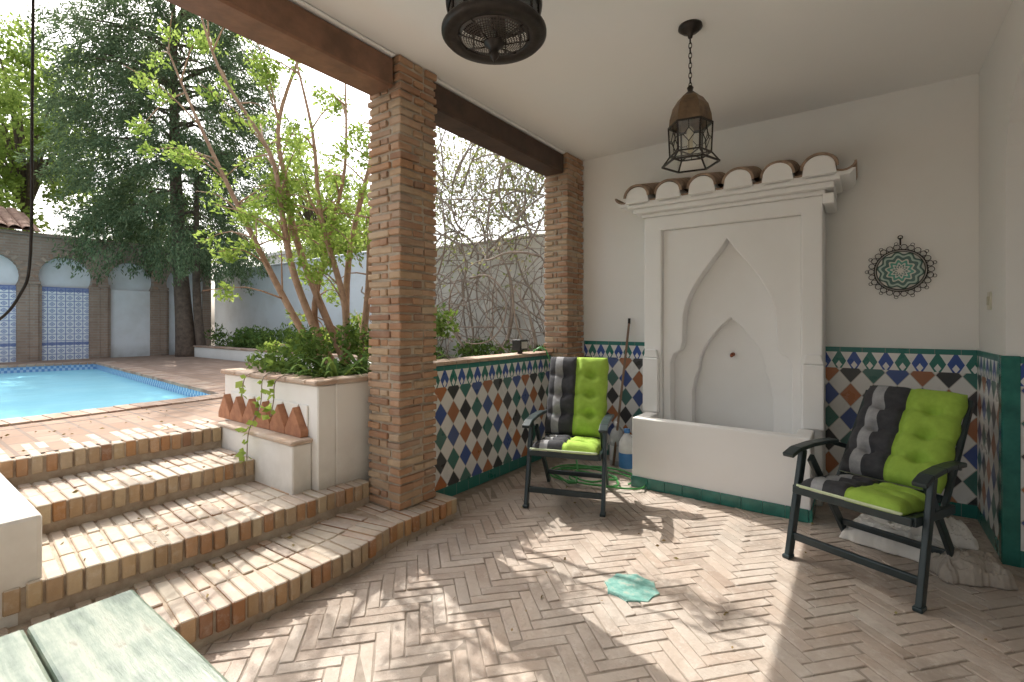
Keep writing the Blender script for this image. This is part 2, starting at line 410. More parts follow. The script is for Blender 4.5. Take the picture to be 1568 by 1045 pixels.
h.box(-2.779,-2.768,2.565,4.525,.0,1.10,TH)
CAPB=brickmat('cap_brick',[(.54,.37,.26),(.60,.45,.33),(.46,.30,.21)],(.68,.60,.52),.5)
y=2.57
while y<4.5:
    h.box(-2.98,-2.755,y+.003,min(y+.14,4.522)-.003,1.103+random.uniform(0,.003),1.135,CAPB); y+=.14
h.finish(bevel=.003)
s=MB('light_switch'); s.box(XR-.012,XR-.0,4.46,4.55,1.54,1.66,simple('switch_plastic',(.74,.71,.58),None,.35)); s.box(XR-.019,XR-.012,4.485,4.525,1.57,1.63,simple('switch_rocker',(.66,.62,.48),None,.3)); s.finish(bevel=.003)

# ------------------------------------------------------------------ fountain
F=empty('wall_fountain')
f=MB('fountain_body'); cx=-.965; YF=4.50
def ogee(hw,zs,za,n=18,pw=1.12):
    r=[]
    for k in range(n+1):
        t=k/n; r.append((hw*max(math.cos(math.pi/2*t),0)**pw, zs+(za-zs)*t))
    return r
def ushape(x0,x1,z0,z1,right):
    o=[(x0,z0),(x0,z1),(x1,z1),(x1,z0)]
    o+=[(cx+hw,z) for hw,z in right]+[(cx-hw,z) for hw,z in right[::-1] if hw>1e-4]
    return o
f.prism(ushape(-1.70,-.25,0,2.46,[(.57,.0),(.57,2.33)]),'y',YF,YB-.016,FOUNT)
low=[(.50,.0),(.50,1.08),(.47,1.16),(.41,1.20),(.39,1.27),(.385,1.45)]
f.prism(ushape(-1.534,-.396,0.0,2.329,low+ogee(.385,1.46,2.20)[0:]),'y',YF+.05,YF+.20,FOUNT)
inn=[(.34,.0),(.34,.80),(.31,.95),(.28,1.02)]
f.prism(ushape(-1.50,-.43,0,2.27,inn+[(a,b) for a,b in ogee(.28,1.03,1.50,14,.9)]),'y',YF+.201,YF+.31,FOUNT)
f.box(-1.50,-.43,YF+.311,YF+.36,0,2.27,FOUNT)
for sx in(-1,1):
    x=cx+sx*.655
    f.box(x-.075,x+.072,YF-.06,YF-.001,.61,1.12,FOUNT)
    f.prism([(x-.075,1.121),(x+.072,1.121),(x+.05*1,1.20),(x-.05,1.20)],'y',YF-.045,YF-.001,FOUNT)
bx0,bx1,by0=-1.655,-.30,4.085
f.box(bx0,bx1,by0,by0+.11,.0,.61,FOUNT); f.box(bx0,bx0+.11,by0+.111,YF-.062,.0,.61,FOUNT); f.box(bx1-.11,bx1,by0+.111,YF-.062,0,.61,FOUNT)
f.box(bx0+.11,bx1-.11,by0+.112,YF+.25,.0,.45,FOUNT)
f.box(-1.72,-.23,YF-.03,YB-.017,2.461,2.495,FOUNT)
f.box(-1.78,-.17,YF-.09,YB-.017,2.496,2.54,FOUNT)
f.box(-1.82,-.13,YF-.13,YB-.017,2.541,2.575,FOUNT)
f.box(-.248,-.17,YF-.06,YB-.017,2.38,2.46,FOUNT)
fo=f.finish(bevel=.010,parent=F,segs=2)
f=MB('fountain_base_tiles'); x=bx0-.006
while x<bx1:
    x2=min(x+.15,bx1+.006); f.box(x+.001,x2-.001,by0-.012,by0-.001,0.0,.095,GREENT); x=x2
y=by0-.012
while y<YF-.05: 
    f.box(bx1+.001,bx1+.012,y,min(y+.149,YF-.05),0,.095,GREENT); y+=.15
f.finish(bevel=.002,parent=F)
f=MB('fountain_spout'); sp=cx+.0
f.tube([(sp,YF+.32,1.16),(sp,YF+.27,1.16),(sp,YF+.23,1.15)],[.018,.018,.014],simple('rusty_spout',(.3,.10,.05),None,.7),10)
f.finish(parent=F)
f=MB('fountain_roof_tiles')
NT6=6;x0r,x1r=-1.85,-.115;pit=(x1r-x0r)/NT6; yf,zf=4.33,2.625; yb,zb_=4.885,2.80
for k in range(NT6):
    xc=x0r+pit*(k+.5)+random.uniform(-.006,.006); R=pit*.43
    jr=random.uniform(-.015,.008); vs=[];fs=[];n=14; tl=random.uniform(-.006,.006)
    for (yy,zz,rr) in [(yf+jr-.02,zf+tl,R),(yb,zb_,R*.86)]:
        for th in(0,.020):
            for i in range(n+1):
                an=math.pi*i/n; vs.append((xc+(rr-th)*math.cos(an),yy,zz+(rr-th)*math.sin(an)*.95))
    m=n+1
    for i in range(n):
        fs+=[(i,i+1,2*m+i+1,2*m+i),(m+i,m+i+1,3*m+i+1,3*m+i),(i,i+1,m+i+1,m+i),(2*m+i,2*m+i+1,3*m+i+1,3*m+i)]
    f.add(vs,fs,TERRA,False)
    rr=R-.019
    f.prism([(xc-rr*1.05,zf-.045)]+[(xc-rr*math.cos(math.pi*i/12),zf-.0+rr*math.sin(math.pi*i/12)*.93) for i in range(13)]+[(xc+rr*1.05,zf-.045)],'y',yf-.012,yb,FOUNT)
for k in range(NT6+1):
    xc=x0r+pit*k; R=pit*.30
    o=[(xc+R*math.cos(math.pi+math.pi*i/10),zf+.03+R*math.sin(math.pi+math.pi*i/10)*.75) for i in range(11)]
    o2=[(xc+(R-.015)*math.cos(math.pi+math.pi*i/10),zf+.03+(R-.015)*math.sin(math.pi+math.pi*i/10)*.75) for i in range(11)]
    f.prism(o+o2[::-1],'y',yf+.02,yb,TERRA)
    f.prism([(xc-R*.9,zf-.02),(xc+R*.9,zf-.02),(xc+R*.5,zf-.06),(xc-R*.5,zf-.06)],'y',yf+.035,yb,FOUNT)
f.box(x0r+.03,x1r-.03,yf+.06,yb,2.576,2.605,FOUNT)
f.add([(x0r+.05,yf+.3,2.63),(x1r-.05,yf+.3,2.63),(x1r-.05,yb,2.83),(x0r+.05,yb,2.83)],[(0,1,2,3)],TERRA)
f.finish(parent=F)

# ------------------------------------------------------------------ planter, ledges
p=MB('raised_planter')
PX0,PX1,PY0,PY1=-4.38,-2.99,1.86,3.4
p.box(PX0,PX1,PY0,PY0+.14,.1,1.02,OLDW); p.box(PX1-.12,PX1,PY0+.141,PY1,.1,1.02,OLDW)
p.box(PX0,PX0+.12,PY0+.141,PY1,.1,1.02,OLDW); p.box(PX0,PX1,PY1+.001,PY1+.12,.1,1.02,OLDW)
p.box(PX0+.12,PX1-.12,PY0+.14,PY1,.1,.96,SOIL)
x=PX0-.02
while x<PX1:
    x2=min(x+.26,PX1+.025); p.box(x+.004,x2-.004,PY0-.03,PY0+.14,1.022+random.uniform(0,.004),1.058,CAPB); x=x2
y=PY0+.145
while y<PY1: p.box(PX1-.13,PX1+.025,y,min(y+.25,PY1),1.022,1.058+random.uniform(0,.003),CAPB); y+=.257
p.box(-4.12,-3.06,1.72,1.858,.2,.63,OLDW); p.box(-4.14,-3.04,1.70,1.858,.632,.662,CAPB)
po=p.finish(bevel=.008)
p=MB('sawtooth_brick_trim'); n=6
for k in range(n):
    wv=1.26/n; xa=-4.36+k*wv; zz=.664
    p.prism([(xa+.002,zz),(xa+wv-.002,zz),(xa+wv-.002,zz+.045),(xa+wv*.5,zz+.20),(xa+.002,zz+.045)],'y',1.80,1.858,SAW)
    p.prism([(xa+wv*.5+.002,zz+.215),(xa+wv+.0,zz+.065),(xa+wv*1.5-.002,zz+.215)] if k<n-1 else [(xa+wv*.5+.002,zz+.215),(xa+wv,zz+.065),(xa+wv,zz+.215)],'y',1.845,1.858,OLDW)
p.finish(bevel=.003,parent=po)
b=MB('low_white_wall'); b.box(-4.3,-2.96,-1.5,.50,0,.60,OLDW); b.finish(bevel=.02,segs=2)

# ------------------------------------------------------------------ arcade
BRD=texbrick('arcade_brick','x',(.46,.33,.25),(.36,.25,.19),(.42,.36,.30),.22,.06)
t=NT('blue_azulejo'); o=t.xyz(); 
u=t.m('FRACT',t.m('DIVIDE',o[1],.15)); v=t.m('FRACT',t.m('DIVIDE',o[2],.15))
du=t.m('ABSOLUTE',t.m('SUBTRACT',u,.5)); dv=t.m('ABSOLUTE',t.m('SUBTRACT',v,.5))
r1=t.m('ADD',du,dv); r2=t.m('MAXIMUM',du,dv)
k1=t.m('MULTIPLY',t.m('GREATER_THAN',r1,.22),t.m('LESS_THAN',r1,.36)); k2=t.m('GREATER_THAN',r2,.44); k3=t.m('LESS_THAN',r2,.1)
k=t.m('MAXIMUM',t.m('MAXIMUM',k1,k2),k3)
band=t.m('MAXIMUM',t.m('GREATER_THAN',o[2],2.16),t.m('MULTIPLY',t.m('GREATER_THAN',o[2],.95),t.m('LESS_THAN',o[2],1.02)))
col=t.mix(k,(.82,.85,.88),(.26,.33,.55)); col=t.mix(t.m('MULTIPLY',band,.8),col,(.10,.16,.40))
AZ=t.done(t.bsdf(col,.25))
ac=MB('brick_arcade_wall'); XA=-14.6
for c0 in(-1.95,-.75,.45,1.65,2.85,4.05,5.25):
    hw=.46; o=[(c0-.6,.6),(c0-.6,3.35),(c0+.6,3.35),(c0+.6,.6),(c0+hw*.88,.6),(c0+hw*.88,2.28)]
    o+=[(c0+hw*math.cos(a),2.48+hw*math.sin(a)) for a in [math.radians(-25+230*i/18) for i in range(19)]]
    o+=[(c0-hw*.88,2.28),(c0-hw*.88,.6)]
    ac.prism(o,'x',XA-.18,XA,BRD)
    ac.box(XA+.001,XA+.05,c0-.6,c0-.47,.63,2.30,BRD); ac.box(XA+.001,XA+.07,c0-.64,c0-.43,2.301,2.36,BRD)
    ac.box(XA-.10,XA-.082,c0-.41,c0+.41,.6,2.26,AZ if c0<3.5 else GARDW)
    ac.box(XA-.20,XA-.182,c0-.55,c0+.55,.6,3.1,GARDW)
    for i in range(15):
        a=math.radians(-15+210*i/14); ac.obox((XA+.012,c0+(hw+.06)*math.cos(a),2.48+(hw+.06)*math.sin(a)),(.014,0,0),(0,.055*math.cos(a),.055*math.sin(a)),(0,-.026*math.sin(a),.026*math.cos(a)),CPB)
ac.box(XA-.2,XA+.08,-2.6,5.9,3.352,3.42,BRD)
ac.finish()
rf=MB('tiled_roof'); ORT=simple('old_roof_tile',(.40,.25,.18),(.20,.12,.085),.9,9,.6)
for k in range(24):
    yc=-2.4+k*.2; vs=[];n=8
    for (xx,zz) in[(XA+.25,3.43),(XA-1.6,4.1)]:
        for i in range(n+1): an=math.pi*i/n; vs.append((xx,yc+.1*math.cos(an),zz+.08*math.sin(an)))
    rf.add(vs,[(i,i+1,n+2+i,n+1+i) for i in range(n)],ORT,True)
rf.add([(XA+.25,-2.6,3.425),(XA+.25,2.4,3.425),(XA-1.6,2.4,4.09),(XA-1.6,-2.6,4.09)],[(0,1,2,3)],ORT)
rf.finish()

gw=MB('garden_wall'); gw.box(-16,-8.0,6.5,6.75,.5,2.95,GARDW); gw.box(-16,-8.0,6.46,6.79,2.951,3.0,GARDW)
gw.box(-7.999,8,6.5,6.75,.5,2.85,VINW); gw.box(-7.999,8,6.46,6.79,2.851,2.89,VINW)
gw.finish(bevel=.02)
bd=MB('flower_bed_border'); bd.box(-14.35,-3.1,4.95,5.10,.6,.86,OLDW); bd.box(-14.38,-3.1,4.92,5.13,.862,.90,CAPB)
bd.box(-14.35,-3.1,5.101,6.45,.6,.82,SOIL); bd.finish(bevel=.008)
hs=MB('white_house'); hs.box(-24,-15.2,12,18,.6,4.7,GARDW); hs.box(-24.1,-15.1,11.9,18.1,4.701,4.85,GARDW)
DARK=simple('dark_glass',(.03,.04,.05),None,.2)
for x in(-22,-19.5,-17): hs.box(x-.4,x+.4,11.97,11.999,2.9,4.1,DARK); hs.box(x-.5,x+.5,11.93,11.999,2.80,2.88,GARDW)
hs.finish()

# ------------------------------------------------------------------ foliage helpers
def leaf_obj(name,P,Dir,size,aspect,mat,parent=None,jit=.9):
    n=len(P); 
    d=Dir+rng.normal(0,jit,(n,3)); d/=np.linalg.norm(d,axis=1)[:,None]
    r=rng.normal(0,1,(n,3)); sdir=np.cross(d,r); sdir/=np.linalg.norm(sdir,axis=1)[:,None]
    L=size*rng.uniform(.6,1.3,n)[:,None]; Wd=L*aspect
    nn=np.cross(d,sdir)
    v=np.empty((n,4,3)); v[:,0]=P; v[:,1]=P+d*L*.5+sdir*Wd*.5+nn*L*.08; v[:,2]=P+d*L; v[:,3]=P+d*L*.5-sdir*Wd*.5+nn*L*.08
    me=bpy.data.meshes.new(name); me.vertices.add(4*n); me.vertices.foreach_set('co',v.reshape(-1))
    me.loops.add(4*n); me.loops.foreach_set('vertex_index',np.arange(4*n,dtype=np.int32))
    me.polygons.add(n); me.polygons.foreach_set('loop_start',np.arange(0,4*n,4,dtype=np.int32)); me.polygons.foreach_set('loop_total',np.full(n,4,dtype=np.int32))
    me.materials.append(mat); me.update(calc_edges=True)
    ob=bpy.data.objects.new(name,me); S.collection.objects.link(ob)
    if parent: ob.parent=parent
    return ob
def ball(n,c,r,shell=.0):
    d=rng.normal(0,1,(n,3)); d/=np.linalg.norm(d,axis=1)[:,None]
    rad=rng.uniform(shell,1,n)**(1/2.2)
    return np.array(c)+d*rad[:,None]*np.array(r)

LCY=leafmat('cypress_foliage',[(.07,.105,.06),(.12,.17,.095),(.18,.24,.13),(.25,.32,.18)],.35,(.22,.31,.12))
LLT=leafmat('light_foliage',[(.16,.24,.06),(.26,.36,.09),(.36,.46,.14)],.5,(.4,.5,.1))
LPO=leafmat('pomegranate_foliage',[(.14,.22,.04),(.24,.35,.07),(.33,.46,.11),(.42,.50,.16)],.5,(.4,.5,.1))
LDK=leafmat('shrub_foliage',[(.05,.09,.03),(.10,.17,.05),(.17,.26,.08)],.3)
LVN=leafmat('vine_foliage',[(.28,.34,.13),(.40,.40,.20),(.56,.44,.34)],.4)

# cypress : many short drooping scale-leaf sprays
CX,CY=-14.1,4.8
T=empty('cypress_tree')
tb=MB('trunk'); tb.tube([(-13.5,4.85,.6),(-13.5,4.8,1.6),(-13.75,4.8,3),(CX,CY,6),(CX,CY,9.2)],[.24,.19,.16,.12,.04],BARKD,10,4)
tb.tube([(-13.2,5.1,.6),(-13.25,5.0,1.8),(-13.2,4.95,3.2),(-13.0,4.9,5)],[.12,.10,.08,.05],BARKD,8,4)
Pn=[];Dn=[]
def spray(c,dirv,L,nl,r0):
    # elongated drooping frond: leaves gathered round an arc
    dirv=np.array(dirv);dirv=dirv/np.linalg.norm(dirv)
    tt=rng.uniform(0,1,nl)[:,None]
    P=np.array(c)+dirv*L*tt+np.array([0,0,-1.])*L*.45*tt**2+rng.normal(0,1,(nl,3))*r0*(1.05-.75*tt)
    Pn.append(P); Dn.append(np.tile(dirv*.6+np.array([0,0,-.5]),(nl,1)))
for i in range(620):
    t_z=random.random(); z=3.55+6.1*t_z
    prof=2.75*(.80+.20*t_z/.3) if t_z<.3 else 2.75*(1-((t_z-.3)/.95)**2)**.5
    an=random.uniform(0,2*math.pi); rr=prof*random.uniform(.30,.92)
    lump=.92+.12*math.sin(3*an+z*.9)+.06*math.sin(7*an-z*1.7)
    cxx=CX+rr*lump*math.cos(an); cyy=CY+rr*lump*math.sin(an)*.9
    if i%7==0: tb.tube([(CX,CY,min(z+.1,9)),((CX+cxx)/2,(CY+cyy)/2,z+.25),(cxx,cyy,z)],[.04,.03,.012],BARKD,5,3)
    spray((cxx,cyy,z+.1),(math.cos(an)*.8+random.gauss(0,.25),math.sin(an)*.8+random.gauss(0,.25),random.uniform(-.5,.25)),random.uniform(.5,.95),200,random.uniform(.12,.20))
for i in range(110):
    an=random.uniform(0,2*math.pi); rr=2.3*random.uniform(.2,1.02); z=random.uniform(3.3,3.9)-(.35 if math.cos(an)>.2 else 0)
    spray((CX+.2+rr*math.cos(an),CY+rr*math.sin(an)*.9,z),(math.cos(an)*.4,math.sin(an)*.4,-.8),random.uniform(.4,.7),130,.13)
tb.finish(parent=T)
leaf_obj('crown',np.vstack(Pn),np.vstack(Dn),.095,.30,LCY,T,.45)

def bgtree(name,x,y,z0,zc,R,nc,mat,size=.16,nl=170,trunk=.18,gap=1.0):
    T=empty(name); tb=MB('trunk'); tb.tube([(x,y,z0),(x+.1,y,zc*.5),(x,y+.1,zc)],[trunk,trunk*.7,trunk*.3],BARKD,8,3)
    P=[];
    for i in range(nc):
        d=np.array([random.gauss(0,1),random.gauss(0,1),random.gauss(0,.8)]); d/=np.linalg.norm(d); d*=random.uniform(.35,1)
        c_=np.array([x,y,zc])+d*np.array(R)
        if i%3==0: tb.tube([(x,y,zc-R[2]*.6),((x+c_[0])/2,(y+c_[1])/2,(zc+c_[2])/2-.1),tuple(c_)],[trunk*.35,trunk*.2,.01],BARKD,5,3)
        r=random.uniform(.3,.65)*gap; P.append(ball(nl,c_,(r,r,r*.8)))
    tb.finish(parent=T); P=np.vstack(P)
    leaf_obj('crown',P,np.tile(np.array([0,0,-.2]),(len(P),1)),size,.55,mat,T,1.0)
bgtree('broadleaf_tree',-20,3.0,.6,6.8,(2.6,2.0,3.6),85,LLT,.15,150)
bgtree('broadleaf_tree',-19,1.2,.6,5.0,(2.0,2.0,1.8),50,LLT,.15,130)
bgtree('broadleaf_tree',-19.5,6.0,.6,4.6,(2.2,1.8,1.7),45,LDK,.15,120)
bgtree('broadleaf_tree',-16.0,10.0,.6,5.6,(3.0,1.8,3.0),80,LLT,.14,110)
bgtree('broadleaf_tree',-12.6,9.0,.6,3.9,(1.8,1.2,1.5),40,LLT,.12,110)

# small multi-stem tree in planter
T=empty('pomegranate_tree'); tb=MB('trunk')
stems=[[(-4.2,2.8,.95),(-4.50,2.56,1.9),(-4.62,2.47,2.6),(-4.74,2.40,3.14),(-5.13,2.12,3.98),(-5.35,1.95,4.9)],
[(-4.12,2.9,.95),(-4.62,2.66,2.2),(-4.72,2.58,2.9),(-4.8,2.55,3.5),(-4.6,2.75,4.4),(-4.5,3.0,5.0)],
[(-4.02,2.95,.95),(-4.0,3.05,1.8),(-3.98,3.05,2.5),(-3.80,3.15,3.1),(-3.6,3.3,3.9)],
[(-4.3,2.75,.95),(-4.62,2.5,1.7),(-5.0,2.3,2.6),(-5.45,2.05,3.5),(-5.8,1.9,4.3)],
[(-4.15,2.9,1.0),(-4.35,3.05,2.1),(-4.3,3.35,3.3),(-4.2,3.7,4.5),(-4.3,3.9,5.2)],
[(-4.28,2.85,.95),(-4.45,2.75,1.5),(-4.4,2.85,2.3),(-4.15,2.9,3.0),(-4.2,2.95,3.9)],
[(-4.1,2.85,.95),(-4.05,2.75,1.6),(-4.35,2.7,2.5),(-4.3,2.6,3.3),(-4.5,2.5,4.2)]]
LP=[];LD=[]
for si,st_ in enumerate(stems):
    n=len(st_); st_=[Vector(p)+Vector((random.gauss(0,.02),random.gauss(0,.02),0)) for p in st_]
    tb.tube(st_,[.040-.033*i/(n-1) for i in range(n)],BARK,8,5)
    for i in range(1,n):
        p0=Vector(st_[i-1]);p1=Vector(st_[i])
        cnt=[0,2,5,4,2,2][min(i,5)] if p1.z>2.0 else 1
        if si in(0,3) and i>1: cnt+=2
        if si==4: cnt=min(cnt,2)
        for k in range(cnt):
            a=p0.lerp(p1,random.random()); d=Vector((random.gauss(0,1)-.35,random.gauss(0,1)-.1,random.gauss(.45,.6))).normalized()
            L=random.uniform(.35,.8); m=a+d*L*.5+Vector((0,0,.05)); e=a+d*L+Vector((0,0,-.05))
            tb.tube([a,m,e],[.010,.006,.003],BARK,5,3)
            for j in range(random.randint(1,2)):
                tt=random.uniform(.4,1.05); c_=a.lerp(e,tt)
                rr=random.uniform(.09,.17); nl=random.randint(40,75)
                LP.append(ball(nl,tuple(c_),(rr,rr,rr*.8))); LD.append(np.tile(np.array(d),(nl,1)))
tb.finish(parent=T)
leaf_obj('crown',np.vstack(LP),np.vstack(LD),.056,.45,LPO,T,.8)

ag=MB('agapanthus_plants')
for (ax,ay,sc) in [(-3.2,2.15,1.0),(-3.45,2.1,.9),(-3.15,2.6,1.25),(-3.6,2.35,1),(-3.35,2.9,1.3),(-3.85,2.15,.8),(-3.2,2.95,1.3),(-3.2,2.4,1.2)]:
    for k in range(26):
        an=random.uniform(0,6.28);L=random.uniform(.3,.55)*sc;d=Vector((math.cos(an),math.sin(an),0));sd=Vector((-d.y,d.x,0))
        vs=[];h=random.uniform(.6,1.05)
        for i in range(6):
            t_q=i/5; c_=Vector((ax,ay,.96))+d*(L*t_q*.75)+Vector((0,0,L*h*(t_q*1.3-t_q**2*.95))); ww=.016*(1-t_q**3)+.002
            vs+=[c_+sd*ww,c_-sd*ww]
        ag.add(vs,[(2*i,2*i+1,2*i+3,2*i+2) for i in range(5)],LDK,True)
ag.finish(recalc=False)
P=np.vstack([ball(300,c_,(.2,.2,.18)) for c_ in [(-4.1,2.1,1.1),(-3.9,2.35,1.2),(-4.2,2.5,1.25),(-3.75,2.05,1.08),(-3.9,2.8,1.3),(-3.5,3.1,1.3),(-3.2,3.2,1.45),(-3.25,2.85,1.5)]])
leaf_obj('planter_shrub',P,np.tile(np.array([0,0,.3]),(len(P),1)),.06,.5,LDK,None,1)
iv=MB('trailing_ivy'); LP=[]
for (pts_) in [[(-3.62,1.95,1.07),(-3.60,1.80,1.05),(-3.59,1.77,.85),(-3.57,1.68,.68),(-3.56,1.66,.50),(-3.58,1.67,.36)],
               [(-3.45,1.95,1.07),(-3.42,1.80,1.04),(-3.40,1.77,.9),(-3.42,1.76,.78)],[(-3.85,1.95,1.07),(-3.87,1.8,1.04),(-3.88,1.77,.88)]]:
    iv.tube(pts_,.004,VINEB,5,5)
    for a,b in zip(pts_[1:],pts_[2:]):
        for k in range(7):
            c_=Vector(a).lerp(Vector(b),random.random()); LP.append([(c_.x+random.gauss(0,.02),c_.y-.01,c_.z+random.gauss(0,.02))])
ivo=iv.finish(); P=np.vstack(LP); leaf_obj('ivy_leaves',P,np.tile(np.array([0,-.5,-.4]),(len(P),1)),.06,.8,LPO,ivo,.6)

P=np.vstack([ball(200,(random.uniform(-12.8,-6.5),random.uniform(5.2,5.9),random.uniform(.9,1.2)),(.35,.25,.25)) for k in range(42)]+[ball(200,(random.uniform(-6.5,-3.3),random.uniform(5.2,5.7),random.uniform(.9,1.05)),(.3,.25,.2)) for k in range(14)])
leaf_obj('bed_shrubs',P,np.tile(np.array([0,0,.5]),(len(P),1)),.09,.4,LDK,None,.8)
LP=[]
for k in range(45): LP.append((random.uniform(-2.3,.5),random.uniform(.9,4.6),.008))
for k in range(60): LP.append((random.uniform(-5.6,-4.2),random.uniform(.2,1.7),.645))
for z_,xa,xb in((.156,-2.85,-2.45),(.316,-3.5,-2.95),(.476,-4.05,-3.6)):
    for k in range(10): LP.append((random.uniform(xa,xb),random.uniform(.55,1.65),z_))
P=np.array(LP); Dd=rng.normal(0,1,(len(P),3)); Dd[:,2]=0
LDRY=leafmat('dry_leaf',[(.34,.25,.12),(.24,.15,.07),(.40,.36,.16)],.1)
leaf_obj('fallen_leaves',P,Dd,.030,.5,LDRY,None,.05)

# climbing vine (mostly bare stems)
V=empty('climbing_vine'); vb=MB('stems'); LP=[]
for k in range(330):
    x=random.uniform(-7.2,-3.4);y=random.uniform(5.4,6.4);z=random.uniform(.8,3.9) if k>45 else .82
    d=Vector((random.gauss(0,.7),random.gauss(0,.15),random.gauss(.55,.6))).normalized()
    pts_=[Vector((x,y,z))]; ns=random.randint(6,14); curl=random.uniform(-.4,.4)
    for i in range(ns):
        d=(Matrix.Rotation(curl+random.gauss(0,.15),3,'Y')@d); d+=Vector((0,random.gauss(0,.08),.02)); d.normalize()
        nx=pts_[-1]+d*.2
        nx.y=min(max(nx.y,5.2),6.43); nx.z=max(nx.z,.8); nx.x=min(max(nx.x,-7.4),-3.2)
        pts_.append(nx)
    r0=random.choice([.005,.006,.008,.010,.012,.016,.022]) if k>12 else .035
    vb.tube(pts_,[r0*(1-.7*i/ns) for i in range(ns+1)],VINEB,5,2)
    if pts_[-1].z>2.2 and k%2==0:
        for j in range(random.randint(6,20)):
            c_=random.choice(pts_[ns//2:]); LP.append([(c_.x+random.gauss(0,.13),c_.y+random.gauss(0,.1),c_.z+random.gauss(0,.13))])
for k in range(130):
    x=random.uniform(-7.2,-3.4);z=random.uniform(2.6,3.9);pts_=[Vector((x,6.2,z))];d=Vector((random.gauss(0,.8),-.1,1)).normalized()
    for i in range(7): 
        pts_.append(pts_[-1]+d*.2); d=(d+Vector((random.gauss(0,.3),random.gauss(0,.15),-.13))).normalized()
        for j in range(6): LP.append([(pts_[-1].x+random.gauss(0,.1),pts_[-1].y+random.gauss(0,.1),pts_[-1].z+random.gauss(0,.1))])
    vb.tube(pts_,[.007,.006,.005,.005,.004,.004,.003,.002],VINEB,4,2)
vb.finish(parent=V); P=np.vstack(LP); leaf_obj('leaves',P,np.tile(np.array([0,0,-.2]),(len(P),1)),.065,.55,LVN,V,1)

